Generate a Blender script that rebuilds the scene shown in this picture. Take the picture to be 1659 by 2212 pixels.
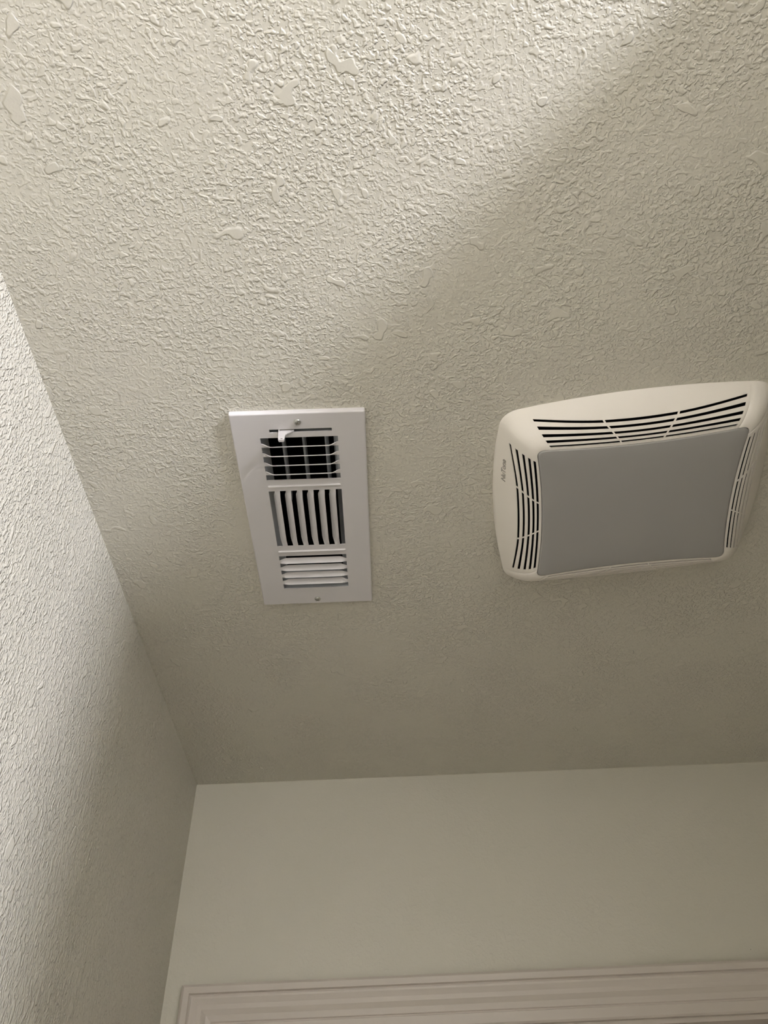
import bpy, bmesh, math
from mathutils import Vector, Matrix, Euler

for o in list(bpy.data.objects):
    bpy.data.objects.remove(o, do_unlink=True)
S = bpy.context.scene
COL = S.collection
H = 2.44                                   # ceiling height above the floor

# ------------------------------------------------------------------ camera
cd = bpy.data.cameras.new('camera')
cam = bpy.data.objects.new('camera', cd)
COL.objects.link(cam)
cam.location = (0.33277, -1.28034, H - 0.66850)
cam.rotation_euler = (2.39065, 0.03525, 0.01491)
cd.sensor_fit = 'VERTICAL'
cd.sensor_height = 24.0
cd.lens = 24.0 * 1628.8 / 2212.0
cd.clip_start = 0.01
S.camera = cam

# ------------------------------------------------------------------ world, exposure
w = bpy.data.worlds.new('world')
S.world = w
w.use_nodes = True
w.node_tree.nodes['Background'].inputs[0].default_value = (0.02, 0.02, 0.02, 1)
w.node_tree.nodes['Background'].inputs[1].default_value = 0.0
S.view_settings.view_transform = 'Standard'
S.view_settings.look = 'None'
S.view_settings.gamma = 1.0
S.view_settings.use_curve_mapping = False
S.view_settings.exposure = 0.0
LAMP_STRENGTH = 760.0                      # glass globe of the vanity lamp
LAMP_COLOR = (0.93, 0.945, 1.09)
LAMP_POS = (1.577, -2.28, H - 0.385)
LAMP_R = 0.078

# ------------------------------------------------------------------ materials
def mat(name, color, rough=0.6, metallic=0.0, spec=0.5):
    m = bpy.data.materials.new(name)
    m.use_nodes = True
    b = m.node_tree.nodes['Principled BSDF']
    b.inputs['Base Color'].default_value = (*color, 1)
    b.inputs['Roughness'].default_value = rough
    b.inputs['Metallic'].default_value = metallic
    b.inputs['Specular IOR Level'].default_value = spec
    return m

def N(m, t, **kw):
    n = m.node_tree.nodes.new(t)
    for k, v in kw.items():
        setattr(n, k, v)
    return n

def L(m, a, b):
    m.node_tree.links.new(a, b)

def math_node(m, op, a, b=None, clamp=False):
    n = N(m, 'ShaderNodeMath', operation=op, use_clamp=clamp)
    for i, v in enumerate((a, b)):
        if v is None:
            continue
        if isinstance(v, (int, float)):
            n.inputs[i].default_value = v
        else:
            L(m, v, n.inputs[i])
    return n.outputs[0]

def noise(m, vec, scale, detail=2.0, rough=0.5, dist=0.0):
    n = N(m, 'ShaderNodeTexNoise')
    n.inputs['Scale'].default_value = scale
    n.inputs['Detail'].default_value = detail
    n.inputs['Roughness'].default_value = rough
    n.inputs['Distortion'].default_value = dist
    L(m, vec, n.inputs['Vector'])
    return n.outputs['Fac']

def ramp(m, v, lo, hi):
    n = N(m, 'ShaderNodeMapRange', interpolation_type='SMOOTHSTEP')
    n.inputs['From Min'].default_value = lo
    n.inputs['From Max'].default_value = hi
    L(m, v, n.inputs['Value'])
    return n.outputs[0]

def plaster(name, color, scale, k_blob, k_fine, rough=0.42, stretch=(1, 1, 1), dist=0.0015, even=0.4):
    """sprayed knock-down plaster under paint: flattened splats of several sizes plus fine grain"""
    m = mat(name, color, rough)
    b = m.node_tree.nodes['Principled BSDF']
    tc = N(m, 'ShaderNodeTexCoord')
    mp = N(m, 'ShaderNodeMapping')
    mp.inputs['Scale'].default_value = stretch
    L(m, tc.outputs['Object'], mp.inputs['Vector'])
    v = mp.outputs[0]
    big = ramp(m, noise(m, v, 48 * scale, 1.0, 0.4, 0.3), 0.665, 0.72)       # rare broad flat splats
    mid = ramp(m, noise(m, v, 150 * scale, 1.0, 0.5, 0.25), 0.50, 0.68)       # common splats
    sml = ramp(m, noise(m, v, 290 * scale, 1.0, 0.5, 0.2), 0.48, 0.70)
    gate = ramp(m, noise(m, v, 9 * scale, 1.0), 0.30, 0.62)                  # spray density drifts
    fine = noise(m, v, 520 * scale, 2.0)
    mids = math_node(m, 'MAXIMUM', mid, math_node(m, 'MULTIPLY', sml, 0.70))
    mids = math_node(m, 'MULTIPLY', mids, math_node(m, 'ADD', math_node(m, 'MULTIPLY', gate, 1.0 - even), even))
    blob = math_node(m, 'MAXIMUM', mids, math_node(m, 'MULTIPLY', big, 1.0))
    h = math_node(m, 'ADD', math_node(m, 'MULTIPLY', blob, k_blob), math_node(m, 'MULTIPLY', fine, k_fine))
    bp = N(m, 'ShaderNodeBump')
    bp.inputs['Strength'].default_value = 1.0
    bp.inputs['Distance'].default_value = dist
    L(m, h, bp.inputs['Height'])
    L(m, bp.outputs[0], b.inputs['Normal'])
    # very slight unevenness of the paint
    mix = N(m, 'ShaderNodeMix', data_type='RGBA')
    mix.inputs['A'].default_value = (*color, 1)
    mix.inputs['B'].default_value = (color[0] * 0.95, color[1] * 0.96, color[2] * 0.93, 1)
    L(m, noise(m, tc.outputs['Object'], 7, 3), mix.inputs['Factor'])
    L(m, mix.outputs['Result'], b.inputs['Base Color'])
    return m

PAINT = (0.68, 0.645, 0.55)
M = {}
M['ceiling'] = plaster('ceiling_plaster', PAINT, 1.15, 0.85, 0.12, dist=0.00095)
M['wall_side'] = plaster('side_wall_plaster', PAINT, 1.45, 0.9, 0.16, stretch=(1, 1, 0.6), dist=0.0017, even=0.7)
M['wall_back'] = plaster('back_wall_plaster', PAINT, 1.0, 0.25, 0.06, dist=0.0008)
M['wall_dark'] = mat('bounce_cut_dark', (0.22, 0.21, 0.20), 0.6)  # unseen outer wall, darkened to hold down bounced light
M['wall_white'] = mat('bounce_wall_white', (0.72, 0.70, 0.64), 0.6)  # unseen front wall, made pale to bounce more light forward
M['floor'] = mat('floor_vinyl', (0.17, 0.155, 0.13), 0.5)
M['trim'] = mat('trim_paint', (0.62, 0.56, 0.49), 0.4)
M['door'] = mat('door_paint', (0.55, 0.49, 0.43), 0.45)
M['enamel'] = mat('white_enamel', (0.70, 0.675, 0.66), 0.38)
M['plastic'] = mat('cream_plastic', (0.86, 0.81, 0.72), 0.5)
M['lens'] = mat('frosted_lens', (0.37, 0.36, 0.335), 0.35)
M['galv'] = mat('galvanised_steel', (0.42, 0.44, 0.45), 0.5, 0.35)
M['collar'] = mat('grey_collar_paint', (0.68, 0.70, 0.71), 0.5)
M['letter'] = mat('moulded_letters', (0.36, 0.33, 0.28), 0.6)
M['dark'] = mat('interior_shade_black', (0.006, 0.006, 0.006), 0.9, 0, 0.1)  # black stands in for the shade inside the duct and fan
M['screw'] = mat('zinc_screw', (0.50, 0.50, 0.46), 0.32, 0.9)
M['recess_shade'] = mat('recess_shade_dark', (0.20, 0.18, 0.15), 0.6)  # dark tone standing in for shade in small recesses
M['brass'] = mat('brushed_nickel', (0.6, 0.58, 0.55), 0.35, 0.9)
# fine grain on the moulded plastic and on the enamel
for k, sc, d in (('plastic', 900, 0.00008), ('enamel', 260, 0.00003), ('trim', 120, 0.00006)):
    m = M[k]
    tc = N(m, 'ShaderNodeTexCoord')
    bp = N(m, 'ShaderNodeBump')
    bp.inputs['Distance'].default_value = d
    L(m, noise(m, tc.outputs['Object'], sc, 2), bp.inputs['Height'])
    L(m, bp.outputs[0], m.node_tree.nodes['Principled BSDF'].inputs['Normal'])

# ------------------------------------------------------------------ helpers
def link_mesh(name, verts, faces, m, parent=None, smooth=False, loc=None):
    me = bpy.data.meshes.new(name)
    me.from_pydata([tuple(v) for v in verts], [], faces)
    me.update()
    me.materials.append(m)
    if smooth:
        for p in me.polygons:
            p.use_smooth = True
    o = bpy.data.objects.new(name, me)
    COL.objects.link(o)
    if parent:
        o.parent = parent
    if loc:
        o.location = loc
    return o

def bm_obj(name, bm, m, parent=None, smooth=False, loc=None, recalc=True):
    if recalc:
        bmesh.ops.recalc_face_normals(bm, faces=bm.faces)
    me = bpy.data.meshes.new(name)
    bm.to_mesh(me)
    bm.free()
    me.materials.append(m)
    if smooth:
        for p in me.polygons:
            p.use_smooth = True
    o = bpy.data.objects.new(name, me)
    COL.objects.link(o)
    if parent:
        o.parent = parent
    if loc:
        o.location = loc
    return o

def add_box(bm, a, b):
    xs, ys, zs = zip(a, b)
    vs = [bm.verts.new((xs[i], ys[j], zs[k])) for i in (0, 1) for j in (0, 1) for k in (0, 1)]
    for f in ((0, 1, 3, 2), (4, 6, 7, 5), (0, 4, 5, 1), (2, 3, 7, 6), (0, 2, 6, 4), (1, 5, 7, 3)):
        bm.faces.new([vs[i] for i in f])

def structure(o, label=None):
    o['kind'] = 'structure'
    if label:
        o['label'] = label
    return o

def empty(name, loc, rot=(0, 0, 0)):
    o = bpy.data.objects.new(name, None)
    COL.objects.link(o)
    o.empty_display_size = 0.05
    o.location = loc
    o.rotation_euler = rot
    return o

def tag(o, label, cat, group=None):
    o['label'] = label
    o['category'] = cat
    if group:
        o['group'] = group

def rim_faces(verts, faces, cells):
    pass

def sheet_with_holes(bm, xs, ys, z0, z1, holes):
    """a slab between z0 and z1 over a rectangular grid, with the cells inside any hole left out"""
    xs = sorted(set(xs + [v for h in holes for v in (h[0], h[1])]))
    ys = sorted(set(ys + [v for h in holes for v in (h[2], h[3])]))
    def hole(i, j):
        if i < 0 or j < 0 or i >= len(xs) - 1 or j >= len(ys) - 1:
            return True
        cx, cy = (xs[i] + xs[i + 1]) / 2, (ys[j] + ys[j + 1]) / 2
        return any(a < cx < b and c < cy < d for a, b, c, d in holes)
    V = {}
    def v(i, j, k):
        if (i, j, k) not in V:
            V[(i, j, k)] = bm.verts.new((xs[i], ys[j], (z0, z1)[k]))
        return V[(i, j, k)]
    for i in range(len(xs) - 1):
        for j in range(len(ys) - 1):
            if hole(i, j):
                continue
            q = ((i, j), (i + 1, j), (i + 1, j + 1), (i, j + 1))
            for k in (0, 1):
                bm.faces.new([v(*c, k) for c in q])
            for (di, dj), (a, b) in zip(((0, -1), (1, 0), (0, 1), (-1, 0)), ((0, 1), (1, 2), (2, 3), (3, 0))):
                if hole(i + di, j + dj):
                    bm.faces.new([v(*q[a], 0), v(*q[b], 0), v(*q[b], 1), v(*q[a], 1)])

# ------------------------------------------------------------------ room shell
VX, VY = 0.18269, -0.81345                 # vent: near left corner of its plate
FAN = Vector((0.6344, -0.6885, H - 0.007))
FAN_ROT = (-0.0833, 0.0, -0.1058)
XR, XO, YF = 1.55, 1.90, -3.0              # right wall, outer right wall, front wall
PY0, PY1, PX = -1.43, -1.325, 0.802        # partition and its free end
T = 0.10

bm = bmesh.new()
vent_hole = (VX + 0.022, VX + 0.1236, VY + 0.026, VY + 0.294)
fan_hole = (FAN.x - 0.105, FAN.x + 0.105, FAN.y - 0.095, FAN.y + 0.095)
sheet_with_holes(bm, [-T, XO + T], [YF - T, T], H, H + 0.013, [vent_hole, fan_hole])
structure(bm_obj('ceiling', bm, M['ceiling']))

bm = bmesh.new()
add_box(bm, (-T, YF - T, -0.05), (XO + T, T, 0.0))
structure(bm_obj('floor', bm, M['floor']))

def wall(name, a, b, m):
    bm = bmesh.new()
    add_box(bm, a, b)
    return structure(bm_obj(name, bm, m))

wall_left = wall('wall_left', (-T, YF - T, 0), (0, T, H), M['wall_side'])
wall('wall_right', (XR, PY1, 0), (XO + T, 0, H), M['wall_side'])
wall('wall_outer', (XO, YF, 0), (XO + T, PY0, H), M['wall_dark'])
wall('wall_front', (0, YF - T, 0), (XO + T, YF, H), M['wall_white'])
wall('wall_partition', (PX, PY0, 0), (XO + T, PY1, H), M['wall_side'])

# back wall with the door opening
DX0, DX1, DZ = 0.094, 0.912, H - 0.387     # opening
bm = bmesh.new()
add_box(bm, (0, 0, 0), (DX0, T, H))
add_box(bm, (DX1, 0, 0), (XO + T, T, H))
add_box(bm, (DX0, 0, DZ), (DX1, T, H))
wall_back = structure(bm_obj('wall_back', bm, M['wall_back']))

# small nicks in the paint of the two walls
def nick(parent, c, u, v, nrm, a, b):
    c, u, v, nrm = Vector(c), Vector(u), Vector(v), Vector(nrm)
    bm = bmesh.new()
    top = bm.verts.new(c + nrm * 0.0007)
    ring = []
    for k in range(9):
        t = 2 * math.pi * k / 9
        w_ = 1 + 0.25 * math.sin(3 * t + a * 900)
        ring.append(bm.verts.new(c + u * (a * w_ * math.cos(t)) + v * (b * w_ * math.sin(t)) - nrm * 0.0003))
    for k in range(9):
        bm.faces.new((ring[k], ring[(k + 1) % 9], top))
    bm_obj('paint_nick', bm, M['nick'], parent)
M['nick'] = mat('chipped_paint', (0.26, 0.24, 0.19), 0.7)
nick(wall_back, (0.883, 0, H - 0.318), (1, 0, 0.1), (0, 0, 1), (0, -1, 0), 0.0024, 0.0007)
nick(wall_back, (0.886, 0, H - 0.303), (1, 0, 0), (0, 0, 1), (0, -1, 0), 0.0010, 0.0007)
nick(wall_left, (0, -0.491, H - 0.366), (0, 1, 0), (0, 0.2, 1), (1, 0, 0), 0.0006, 0.0016)

# moulded door casing: profile across its width (0 = opening edge, 0.066 = outer edge), depth out from wall
CASE = [(0.000, 0.0), (0.000, 0.0085), (0.0025, 0.0105), (0.0150, 0.0112), (0.0158, 0.0098), (0.0172, 0.0098),
        (0.0185, 0.0118), (0.0260, 0.0140), (0.0340, 0.0118), (0.0400, 0.0122), (0.0470, 0.0158), (0.0500, 0.0162),
        (0.0510, 0.0136), (0.0525, 0.0136), (0.0540, 0.0172), (0.0620, 0.0178), (0.0655, 0.0160), (0.0665, 0.0)]
def casing(kind, name, parent):
    verts, faces = [], []
    n = len(CASE)
    for end in (0, 1):
        for wd, dp in CASE:
            if kind == 'head':
                x = DX0 - wd if end == 0 else DX1 + wd
                verts.append((x, -dp, DZ + wd))
            else:
                x = DX0 - wd if kind == 'l' else DX1 + wd
                verts.append((x, -dp, 0.0 if end == 0 else DZ + wd))
    for i in range(n - 1):
        faces.append((i, i + 1, n + i + 1, n + i))
    faces += [tuple(range(n)), tuple(range(2 * n - 1, n - 1, -1)), (0, n, 2 * n - 1, n - 1)]
    o = link_mesh(name, verts, faces, M['trim'], parent)
    bm = bmesh.new(); bm.from_mesh(o.data)
    bmesh.ops.recalc_face_normals(bm, faces=bm.faces)
    bm.to_mesh(o.data); bm.free()
    return o
tr = empty('trim_1', ((DX0 + DX1) / 2, 0, 0))
structure(tr, 'moulded painted door casing with mitred corners')
mi = Matrix.Translation((-(DX0 + DX1) / 2, 0, 0))
for k, nm in (('head', 'casing_head'), ('l', 'casing_leg'), ('r', 'casing_leg')):
    o = casing(k, nm, tr)
    o.data.transform(mi)
# jamb and door
dr = empty('door_1', ((DX0 + DX1) / 2, 0.05, 0))
structure(dr, 'painted panel door set back inside its casing')
dw = (DX1 - DX0) / 2
bm = bmesh.new()
add_box(bm, (-dw, -0.050, DZ - 0.006), (dw, 0.05, DZ + 0.0))
add_box(bm, (-dw, -0.050, 0), (-dw + 0.006, 0.05, DZ - 0.006))
add_box(bm, (dw - 0.006, -0.050, 0), (dw, 0.05, DZ - 0.006))
bm_obj('jamb', bm, M['trim'], dr)
bm = bmesh.new()
add_box(bm, (-dw + 0.006, -0.012, DZ - 0.018), (dw - 0.006, 0.0, DZ - 0.006))
add_box(bm, (-dw + 0.006, -0.012, 0), (-dw + 0.018, 0.0, DZ - 0.018))
add_box(bm, (dw - 0.018, -0.012, 0), (dw - 0.006, 0.0, DZ - 0.018))
bm_obj('door_stop', bm, M['trim'], dr)
bm = bmesh.new()
add_box(bm, (-dw + 0.008, 0.001, 0.008), (dw - 0.008, 0.036, DZ - 0.009))
slab = bm_obj('door_slab', bm, M['door'], dr)
for px in (-0.19, 0.19):
    for z0, z1 in ((0.25, 0.95), (1.10, 1.85)):
        bm = bmesh.new()
        add_box(bm, (px - 0.13, -0.005, z0), (px + 0.13, 0.002, z1))
        bmesh.ops.bevel(bm, geom=[e for e in bm.edges], offset=0.003, segments=2, affect='EDGES')
        bm_obj('door_panel', bm, M['door'], slab)

# ------------------------------------------------------------------ three-way ceiling register (air vent)
# local frame: x right, y away from the near edge, z up; the painted face lies at z = -0.006
vent = empty('ceiling_vent', (VX, VY, H))
tag(vent, 'white metal rectangular air vent with three louvre banks, screwed to the ceiling', 'vent')
FZ = -0.006
X0, X1 = 0.0303, 0.1153
A0, A1, B0, B1, C0, C1 = 0.0355, 0.0965, 0.1130, 0.2050, 0.2225, 0.2845
PL = (0.0, 0.146, 0.0030, 0.3165)

bm = bmesh.new()
holes = [(0.0413, 0.1093, 0.0243, 0.0285), (X0, X1, A0, A1), (X0, X1, B0, B1), (X0, X1, C0, C1)]
i = 0.0016
sheet_with_holes(bm, [PL[0] + i, PL[1] - i], [PL[2] + i, PL[3] - i], FZ, FZ + 0.0011, holes)
# turned-down rim from the face back to the ceiling, with a rounded shoulder
prof = [(0.0, 0.0), (0.00010, -0.0035), (0.00035, -0.0050), (0.0009, -0.0057), (i, FZ)]
loops = []
for d, z in prof:
    x0, x1, y0, y1 = PL[0] + d, PL[1] - d, PL[2] + d, PL[3] - d
    r = 0.0012
    pts = []
    for cx, cy, a0 in ((x0 + r, y0 + r, 180), (x1 - r, y0 + r, 270), (x1 - r, y1 - r, 0), (x0 + r, y1 - r, 90)):
        for k in range(4):
            a = math.radians(a0 + 30 * k)
            pts.append((cx + r * math.cos(a), cy + r * math.sin(a)))
    loops.append([bm.verts.new((px, py, z)) for px, py in pts])
for q in range(len(loops) - 1):
    n = len(loops[q])
    for k in range(n):
        bm.faces.new((loops[q][k], loops[q][(k + 1) % n], loops[q + 1][(k + 1) % n], loops[q + 1][k]))
plate = bm_obj('face_plate', bm, M['enamel'], vent)

def louvre(p0, p1, across, w_flat, off0, off1, ease=0.10, thick=0.0009, n=26, bow=0.0):
    """One stamped blade. It runs from p0 to p1 (ends lie flat in the plate); `across` is the unit vector over
    its width; off0/off1 are (across, z) positions of its two edges once twisted, the flat edges are 0 and w_flat."""
    p0, p1, ac = Vector(p0), Vector(p1), Vector(across)
    verts, faces = [], []
    K = 5
    for s in range(n + 1):
        u = s / n
        # denser sampling at both ends
        u = 0.5 - 0.5 * math.cos(math.pi * u)
        e = min(u, 1 - u) / ease
        t = 1.0 if e >= 1 else e * e * (3 - 2 * e)
        c = p0.lerp(p1, u)
        a = (0.0 * (1 - t) + off0[0] * t, off0[1] * t)
        b = (w_flat * (1 - t) + off1[0] * t, off1[1] * t)
        ring = []
        for k in range(K):
            f = k / (K - 1)
            q = bow * t * 4 * f * (1 - f)
            dx, dz = b[0] - a[0], b[1] - a[1]
            ln = math.hypot(dx, dz) or 1
            ring.append((a[0] + dx * f - dz / ln * q, a[1] + dz * f + dx / ln * q))
        dx, dz = b[0] - a[0], b[1] - a[1]
        ln = math.hypot(dx, dz) or 1
        nx, nz = -dz / ln * thick, dx / ln * thick
        if nz < 0:
            nx, nz = -nx, -nz
        for (ra, rz) in ring:
            v = c + ac * ra
            verts.append((v.x, v.y, FZ + rz))
        for (ra, rz) in reversed(ring):
            v = c + ac * (ra + nx)
            verts.append((v.x, v.y, FZ + rz + nz))
    R = 2 * K
    for s in range(n):
        for k in range(R):
            faces.append((s * R + k, s * R + (k + 1) % R, (s + 1) * R + (k + 1) % R, (s + 1) * R + k))
    faces += [tuple(range(R)), tuple(range(n * R + R - 1, n * R - 1, -1))]
    bm = bmesh.new()
    vs = [bm.verts.new(v) for v in verts]
    for f in faces:
        bm.faces.new([vs[i] for i in f])
    return bm_obj('louvre', bm, M['enamel'], vent)

E_ = 0.0004                                # blades run a little into the plate
ow, bw = 0.0080, 0.00525
for k in range(4):                         # near bank: blades hinged on their far edge, leaning out towards the room
    far = A0 + ow + bw + k * (ow + bw)
    louvre((X0 - E_, far, 0), (X1 + E_, far, 0), (0, -1, 0), bw, (0, 0), (0.0036, -0.0048), ease=0.13)
for k in range(4):                         # far bank: the mirror image, blades hinged on their near edge
    near = C0 + ow + k * (ow + bw)
    louvre((X0 - E_, near, 0), (X1 + E_, near, 0), (0, 1, 0), bw, (-0.0022, 0.0022), (bw * 0.72, -0.0026), ease=0.10, bow=0.0007)
ow2, bw2 = 0.0070, 0.0060
for k in range(6):                         # middle bank: blades along the vent, left edge tucked up into the duct
    right = X0 + ow2 + bw2 + k * (ow2 + bw2)
    louvre((right, B0 - E_, 0), (right, B1 + E_, 0), (-1, 0, 0), bw2, (0.0008, -0.0022), (bw2 * 1.42, 0.0050), ease=0.13, bow=-0.0006)
for yy in (0.1055, 0.2140):                # pressed ribs between the banks
    bm = bmesh.new()
    n = 10
    rings = []
    for xx, sc in ((X0, 0.15), (X0 + 0.0008, 0.8), (X0 + 0.002, 1), (X1 - 0.002, 1), (X1 - 0.0008, 0.8), (X1, 0.15)):
        rings.append([bm.verts.new((xx, yy + 0.0014 * sc * math.cos(math.pi * j / n), FZ + 0.0002 - 0.0021 * sc * math.sin(math.pi * j / n))) for j in range(n + 1)])
    for a, b in zip(rings, rings[1:]):
        for j in range(n):
            bm.faces.new((a[j], a[j + 1], b[j + 1], b[j]))
    bm_obj('pressed_rib', bm, M['enamel'], vent, smooth=True)

# collar of the register box, tapering into the duct, and the duct above it, its shade coloured black
def open_box(bm, lo, hi, r0, r1):
    a = [bm.verts.new((x, y, lo)) for x, y in ((r0[0], r0[2]), (r0[1], r0[2]), (r0[1], r0[3]), (r0[0], r0[3]))]
    b = [bm.verts.new((x, y, hi)) for x, y in ((r1[0], r1[2]), (r1[1], r1[2]), (r1[1], r1[3]), (r1[0], r1[3]))]
    for k in range(4):
        bm.faces.new((a[k], a[(k + 1) % 4], b[(k + 1) % 4], b[k]))
    return a, b
bm = bmesh.new()
open_box(bm, FZ + 0.001, 0.032, (0.0285, 0.1172, 0.0315, 0.2885), (0.0325, 0.1085, 0.0360, 0.2840))
o = bm_obj('collar', bm, M['collar'], vent)
sm = o.modifiers.new('thickness', 'SOLIDIFY'); sm.thickness = 0.0008; sm.offset = 0
bm = bmesh.new()
a, b = open_box(bm, 0.0135, 0.26, (0.0, 0.146, 0.010, 0.310), (0.0, 0.146, 0.010, 0.310))
bm.faces.new(b)
bm_obj('duct', bm, M['dark'], vent)
for xx, tl in ((0.0520, 0.30), (0.0755, 0.22), (0.1010, 0.12)):   # opened damper blades
    bm = bmesh.new()
    pr = [(-0.0022, 0.018), (-0.0010, 0.0172), (0.0004, 0.0178), (0.0012, 0.0200), (0.0022 - tl * 0.004, 0.030), (0.0016 - tl * 0.004, 0.030), (0.0004, 0.0205), (-0.0006, 0.0192)]
    ra = [bm.verts.new((xx + x, 0.038, z)) for x, z in pr]
    rb = [bm.verts.new((xx + x, 0.150, z)) for x, z in pr]
    for k in range(len(pr)):
        bm.faces.new((ra[k], ra[(k + 1) % len(pr)], rb[(k + 1) % len(pr)], rb[k]))
    bm.faces.new(ra); bm.faces.new(rb)
    bm_obj('damper_blade', bm, M['galv'], vent)

# damper lever: a bent tongue standing out of its slot
bm = bmesh.new()
def prism(bm, poly, y0, y1):
    a = [bm.verts.new((x, y0, z)) for x, z in poly]
    b = [bm.verts.new((x, y1, z)) for x, z in poly]
    for k in range(len(poly)):
        bm.faces.new((a[k], a[(k + 1) % len(poly)], b[(k + 1) % len(poly)], b[k]))
    bm.faces.new(a); bm.faces.new(b)
prism(bm, [(0.0520, 0.003), (0.0680, 0.003), (0.0680, FZ - 0.0002), (0.0610, FZ - 0.0050), (0.0590, FZ - 0.0075), (0.0585, FZ - 0.0150),
           (0.0570, FZ - 0.0172), (0.0540, FZ - 0.0172), (0.0525, FZ - 0.0150), (0.0518, FZ - 0.004)], 0.0262, 0.0276)
prism(bm, [(0.0512, 0.002), (0.0525, 0.002), (0.0530, FZ - 0.0150), (0.0545, FZ - 0.0165), (0.0570, FZ - 0.0165), (0.0582, FZ - 0.0145),
           (0.0590, FZ - 0.0145), (0.0583, FZ - 0.0178), (0.0532, FZ - 0.0180), (0.0520, FZ - 0.0160)], 0.0248, 0.0276)
lever = bm_obj('damper_lever', bm, M['enamel'], vent)
bm = bmesh.new()
prism(bm, [(0.0556 + 0.0013 * math.cos(k * math.pi / 5), FZ - 0.0146 + 0.0009 * math.sin(k * math.pi / 5)) for k in range(10)], 0.0259, 0.0263)
bm_obj('lever_hole_shade', bm, M['recess_shade'], lever)  # dark disc on the lever, painted as the shade of a hole

def screw(x, y, ang):
    """pan head screw with a raised dark cross painted as the shade of its recess"""
    bm = bmesh.new()
    n = 24
    R_ = 0.0040
    prf = [(R_, 0.0004), (R_, -0.0004), (R_ * 0.93, -0.0010), (R_ * 0.72, -0.0017), (R_ * 0.42, -0.0021)]
    rings = [[bm.verts.new((r * math.cos(2 * math.pi * k / n), r * math.sin(2 * math.pi * k / n), z)) for k in range(n)] for r, z in prf]
    for a, b in zip(rings, rings[1:]):
        for k in range(n):
            bm.faces.new((a[k], a[(k + 1) % n], b[(k + 1) % n], b[k]))
    c = bm.verts.new((0, 0, -0.0022))
    for k in range(n):
        bm.faces.new((rings[-1][k], rings[-1][(k + 1) % n], c))
    o = bm_obj('screw', bm, M['screw'], vent, smooth=True, loc=(x, y, FZ))
    o.rotation_euler.z = ang
    bm = bmesh.new()
    add_box(bm, (-0.0026, -0.0004, -0.00235), (0.0026, 0.0004, -0.0012))
    add_box(bm, (-0.0004, -0.0026, -0.00236), (0.0004, 0.0026, -0.0012))
    bm_obj('cross_recess_shade', bm, M['recess_shade'], o)
screw(0.0728, 0.0152, 0.35)
screw(0.0728, 0.3070, 0.75)

# ------------------------------------------------------------------ bathroom fan with light
fan = empty('exhaust_fan', FAN, FAN_ROT)
tag(fan, 'cream plastic ceiling exhaust fan cover with slotted sides and grey frosted light lens', 'exhaust fan')
OA, OB, OS = 0.1461, 0.1263, 0.0111        # outer half sizes and bulge of the sides
LA, LB, LS = 0.1133, 0.0940, -0.0061       # lens half sizes, sides drawn in
FH = 0.0379                                # drop of the lens below the rim
UCO, UCL = 0.865, 0.90                     # where the rounded corners begin

def side_pt(side, u, a, b, s):
    k = s * (1 - u * u)
    return {0: (u * a, -(b + k)), 1: (a + k, u * b), 2: (-u * a, b + k), 3: (-(a + k), -u * b)}[side]

def contour(side, u, corner, which):
    """point of the outer (which=0) or lens (1) outline; corner in 0..1 runs round the corner after the side"""
    a, b, s, uc = ((OA, OB, OS, UCO), (LA, LB, LS, UCL))[which]
    if corner is None:
        return Vector(side_pt(side, u * uc, a, b, s))
    p0 = Vector(side_pt(side, uc, a, b, s))
    p2 = Vector(side_pt((side + 1) % 4, -uc, a, b, s))
    p1 = Vector({0: (a, -b), 1: (a, b), 2: (-a, b), 3: (-a, -b)}[side])
    t = corner
    return p0 * (1 - t) ** 2 + p1 * 2 * t * (1 - t) + p2 * t * t

def zprof(v):
    return -FH * (1 - (1 - v) ** 1.85)

def surf(side, u, corner, v, dz=0.0):
    p = contour(side, u, corner, 0).lerp(contour(side, u, corner, 1), v)
    return Vector((p.x, p.y, zprof(v) + dz))

ROWS = [0.50, 0.61, 0.72, 0.82, 0.915]
HW = 0.0235
vg = [0.0, 0.04, 0.10, 0.18, 0.28, 0.38]
for r in ROWS:
    vg += [r - HW, r + HW]
vg += [0.965, 1.0]
def vwarp(v, u):
    if v < 0.5:
        k = 0.26 * v / 0.5
    else:
        k = 0.26 * max(0.0, 1 - (v - 0.5) / 0.45)
    return v - k * u * u
def slot_u(side):
    return 0.945 if side in (0, 2) else 0.915
def uwarp(ut, v, side):
    """bridges between slot segments sit at 0.3 in the grid and slide towards the middle near the lens"""
    ub = (0.345 - 0.13 * min(1, max(0, (v - 0.5) / 0.43))) if side in (0, 2) else (0.40 - 0.16 * min(1, max(0, (v - 0.5) / 0.43)))
    e = slot_u(side)
    s = -1 if ut < 0 else 1
    t = abs(ut)
    if t <= 0.3:
        return s * t / 0.3 * ub
    if t <= e:
        return s * (ub + (t - 0.3) / (e - 0.3) * (e - ub))
    return ut
verts, faces = [], []
cols = []                                  # every column: list of vertex ids, flag of the strip after it
def column(fn):
    ids = []
    for v in vg:
        verts.append(fn(v)); ids.append(len(verts) - 1)
    # lips: rim turned up to the ceiling, inner edge turned up around the lens
    p = verts[ids[0]]; verts.append(Vector((p.x, p.y, 0.010))); top = len(verts) - 1
    p = verts[ids[-1]]; verts.append(Vector((p.x, p.y, p.z + 0.0045))); inn = len(verts) - 1
    return [top] + ids + [inn]
DB = 0.0085
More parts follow.
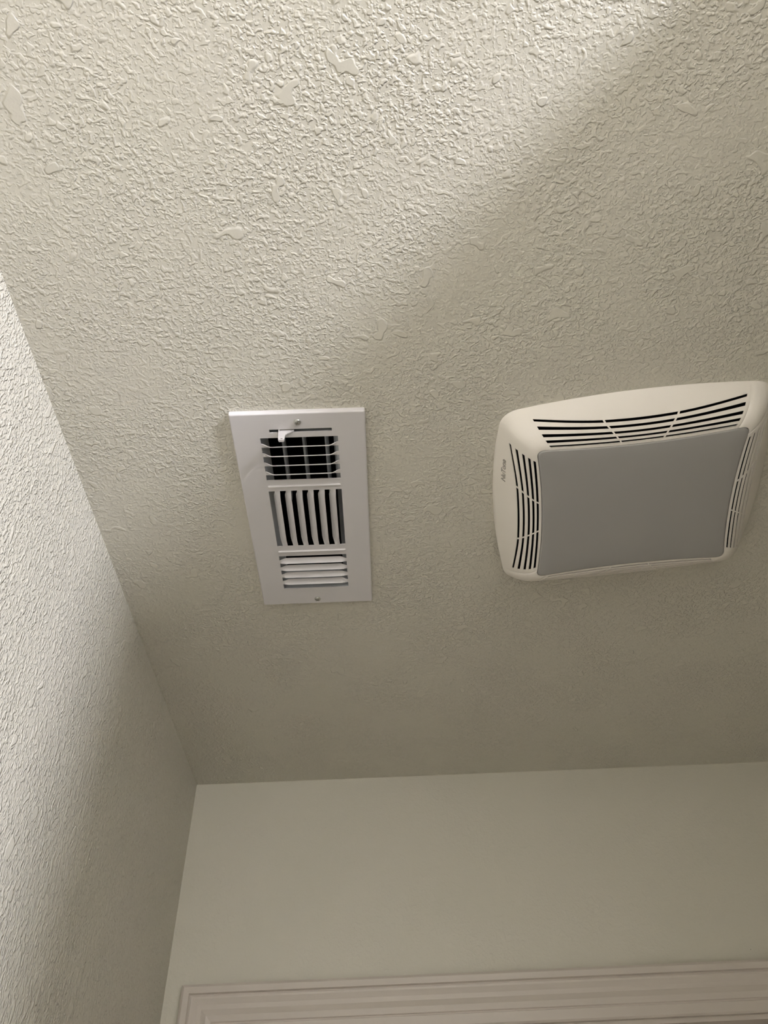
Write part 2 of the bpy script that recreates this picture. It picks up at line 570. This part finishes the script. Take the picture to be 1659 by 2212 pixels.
for side in range(4):
    e = slot_u(side)
    ug = [-1.0, -0.985, -0.97] + [-e]
    def seg(a, b, n):
        return [a + (b - a) * k / n for k in range(1, n + 1)]
    ug += seg(-e, -0.3 - DB, 9) + [-0.3 + DB] + seg(-0.3 + DB, 0.3 - DB, 10) + [0.3 + DB] + seg(0.3 + DB, e, 9) + [0.97, 0.985, 1.0]
    for i, ut in enumerate(ug):
        # fine seam where two of the corners meet the sides
        seam = (ut == 0.985 and side in (0, 2)) or (ut == -0.985 and side in (1, 3))
        def fn(v, ut=ut, side=side, seam=seam):
            ve = vwarp(v, ut)
            ue = uwarp(ut, v, side)
            dz = 0.0009 if (seam and v > 0.2) else 0.0
            return surf(side, ue, None, ve, dz)
        nxt = ug[i + 1] if i + 1 < len(ug) else None
        slot = nxt is not None and ut >= -e - 1e-9 and nxt <= e + 1e-9 and not (abs(abs((ut + nxt) / 2) - 0.3) < DB * 0.9)
        cols.append((column(fn), slot))
    nc = 10
    for k in range(1, nc):
        t = k / nc
        cols.append((column(lambda v, t=t, side=side: surf(side, None, t, vwarp(v, 1.0))), False))
n = len(cols)
slot_rows = set()
for r in range(len(ROWS)):
    slot_rows.add(1 + 6 + 2 * r)           # index in the column list (top lip first)
for c in range(n):
    A, slot = cols[c]
    B = cols[(c + 1) % n][0]
    for k in range(len(A) - 1):
        if slot and k in slot_rows:
            continue
        faces.append((A[k], B[k], B[k + 1], A[k + 1]))
cover = link_mesh('cover', verts, faces, M['plastic'], fan, smooth=True)
bm = bmesh.new(); bm.from_mesh(cover.data)
bmesh.ops.remove_doubles(bm, verts=bm.verts, dist=1e-6)
bmesh.ops.recalc_face_normals(bm, faces=bm.faces)
# outward = down and away from the middle
f0 = max(bm.faces, key=lambda f: f.calc_area())
if sum(f.normal.z for f in bm.faces) > 0:
    bmesh.ops.reverse_faces(bm, faces=bm.faces)
bm.to_mesh(cover.data); bm.free()
for p in cover.data.polygons:
    p.use_smooth = True
sm = cover.modifiers.new('thickness', 'SOLIDIFY'); sm.thickness = 0.0011; sm.offset = -1
es = cover.modifiers.new('edges', 'EDGE_SPLIT'); es.split_angle = math.radians(38)

# frosted lens: slightly domed pane filling the inner outline
verts, faces = [], []
ring = []
for side in range(4):
    for k in range(0, 17):
        ring.append(contour(side, -1 + k / 8, None, 1))
    for k in range(1, 8):
        ring.append(contour(side, None, k / 8, 1))
NR = len(ring)
lv = [(0.994, 0.0035), (0.994, 0.0002), (0.988, -0.0006), (0.975, -0.0009), (0.80, -0.0014), (0.5, -0.0020), (0.2, -0.0023)]
for sc, dz in lv:
    for p in ring:
        verts.append((p.x * sc, p.y * sc, -FH + dz))
verts.append((0, 0, -FH - 0.0024))
for j in range(len(lv) - 1):
    for k in range(NR):
        faces.append((j * NR + k, (j + 1) * NR + k, (j + 1) * NR + (k + 1) % NR, j * NR + (k + 1) % NR))
for k in range(NR):
    faces.append(((len(lv) - 1) * NR + k, len(verts) - 1, (len(lv) - 1) * NR + (k + 1) % NR))
lens = link_mesh('light_lens', verts, faces, M['lens'], fan, smooth=True)
lens['label'] = 'grey frosted light lens'

# steel housing up in the ceiling behind the cover, coloured black for the shade inside
bm = bmesh.new()
a, b = open_box(bm, 0.004, 0.14, (-0.100, 0.100, -0.088, 0.088), (-0.100, 0.100, -0.088, 0.088))
bm.faces.new(b)
bm_obj('housing', bm, M['dark'], fan)
bm = bmesh.new()
add_box(bm, (-0.092, -0.075, -0.026), (0.092, 0.075, 0.03))
bm_obj('light_box', bm, M['dark'], fan)
bm = bmesh.new()
sheet_with_holes(bm, [-0.138, 0.138], [-0.118, 0.118], -0.004, -0.002, [(-0.098, 0.098, -0.086, 0.086)])
bm_obj('slot_shade_pan', bm, M['dark'], fan)  # black sheet added so the slots look shaded inside

# maker's name moulded on the left side, reading along the edge
fc = bpy.data.curves.new('maker_name', 'FONT')
fc.body = 'NuTone'
fc.size = 0.0088
fc.shear = 0.25
fc.extrude = 0.00025
fc.offset = 0.0001
fc.align_x = 'CENTER'
fc.align_y = 'CENTER'
to = bpy.data.objects.new('tmp_text', fc)
COL.objects.link(to)
bpy.context.view_layer.update()
me = bpy.data.meshes.new_from_object(to)
bpy.data.objects.remove(to, do_unlink=True)
me.materials.clear()
me.materials.append(M['letter'])
logo = bpy.data.objects.new('maker_name', me)
COL.objects.link(logo)
logo.parent = fan
logo['label'] = 'small moulded maker name'
uL, vL = 0.52, 0.20                        # side 3 runs with u = -y
P = surf(3, uL, None, vL)
du = (surf(3, uL - 0.02, None, vL) - surf(3, uL + 0.02, None, vL)).normalized()   # along +y
dv = (surf(3, uL, None, vL + 0.02) - surf(3, uL, None, vL - 0.02)).normalized()   # towards the lens
nrm = dv.cross(du).normalized()
if nrm.z > 0:
    nrm = -nrm
tx = -du                                   # text runs towards the near edge
ty = nrm.cross(tx).normalized()
R3 = Matrix((tx, ty, nrm)).transposed()
logo.matrix_local = Matrix.Translation(P + nrm * 0.0002) @ R3.to_4x4()

# ------------------------------------------------------------------ vanity lamp that lights the outer half of the room
vl = empty('vanity_lamp', (LAMP_POS[0], LAMP_POS[1], LAMP_POS[2]))
tag(vl, 'round frosted glass wall lamp on a nickel bracket beside the partition', 'lamp')
gm = bpy.data.materials.new('lit_globe')
gm.use_nodes = True
nt = gm.node_tree
nt.nodes.remove(nt.nodes['Principled BSDF'])
em = nt.nodes.new('ShaderNodeEmission')
em.inputs[0].default_value = (*LAMP_COLOR, 1)
em.inputs[1].default_value = LAMP_STRENGTH
nt.links.new(em.outputs[0], nt.nodes['Material Output'].inputs[0])
bm = bmesh.new()
bmesh.ops.create_uvsphere(bm, u_segments=24, v_segments=16, radius=LAMP_R)
bm_obj('glass_globe', bm, gm, vl, smooth=True)
bm = bmesh.new()
bmesh.ops.create_cone(bm, cap_ends=True, segments=24, radius1=0.06, radius2=0.045, depth=0.02,
                      matrix=Matrix.Translation((XO - LAMP_POS[0] - 0.010, 0, 0)) @ Matrix.Rotation(math.radians(-90), 4, 'Y'))
bmesh.ops.create_cone(bm, cap_ends=True, segments=16, radius1=0.015, radius2=0.03, depth=0.08,
                      matrix=Matrix.Translation((XO - LAMP_POS[0] - 0.052, 0, 0)) @ Matrix.Rotation(math.radians(-90), 4, 'Y'))
bm_obj('bracket', bm, M['brass'], vl)
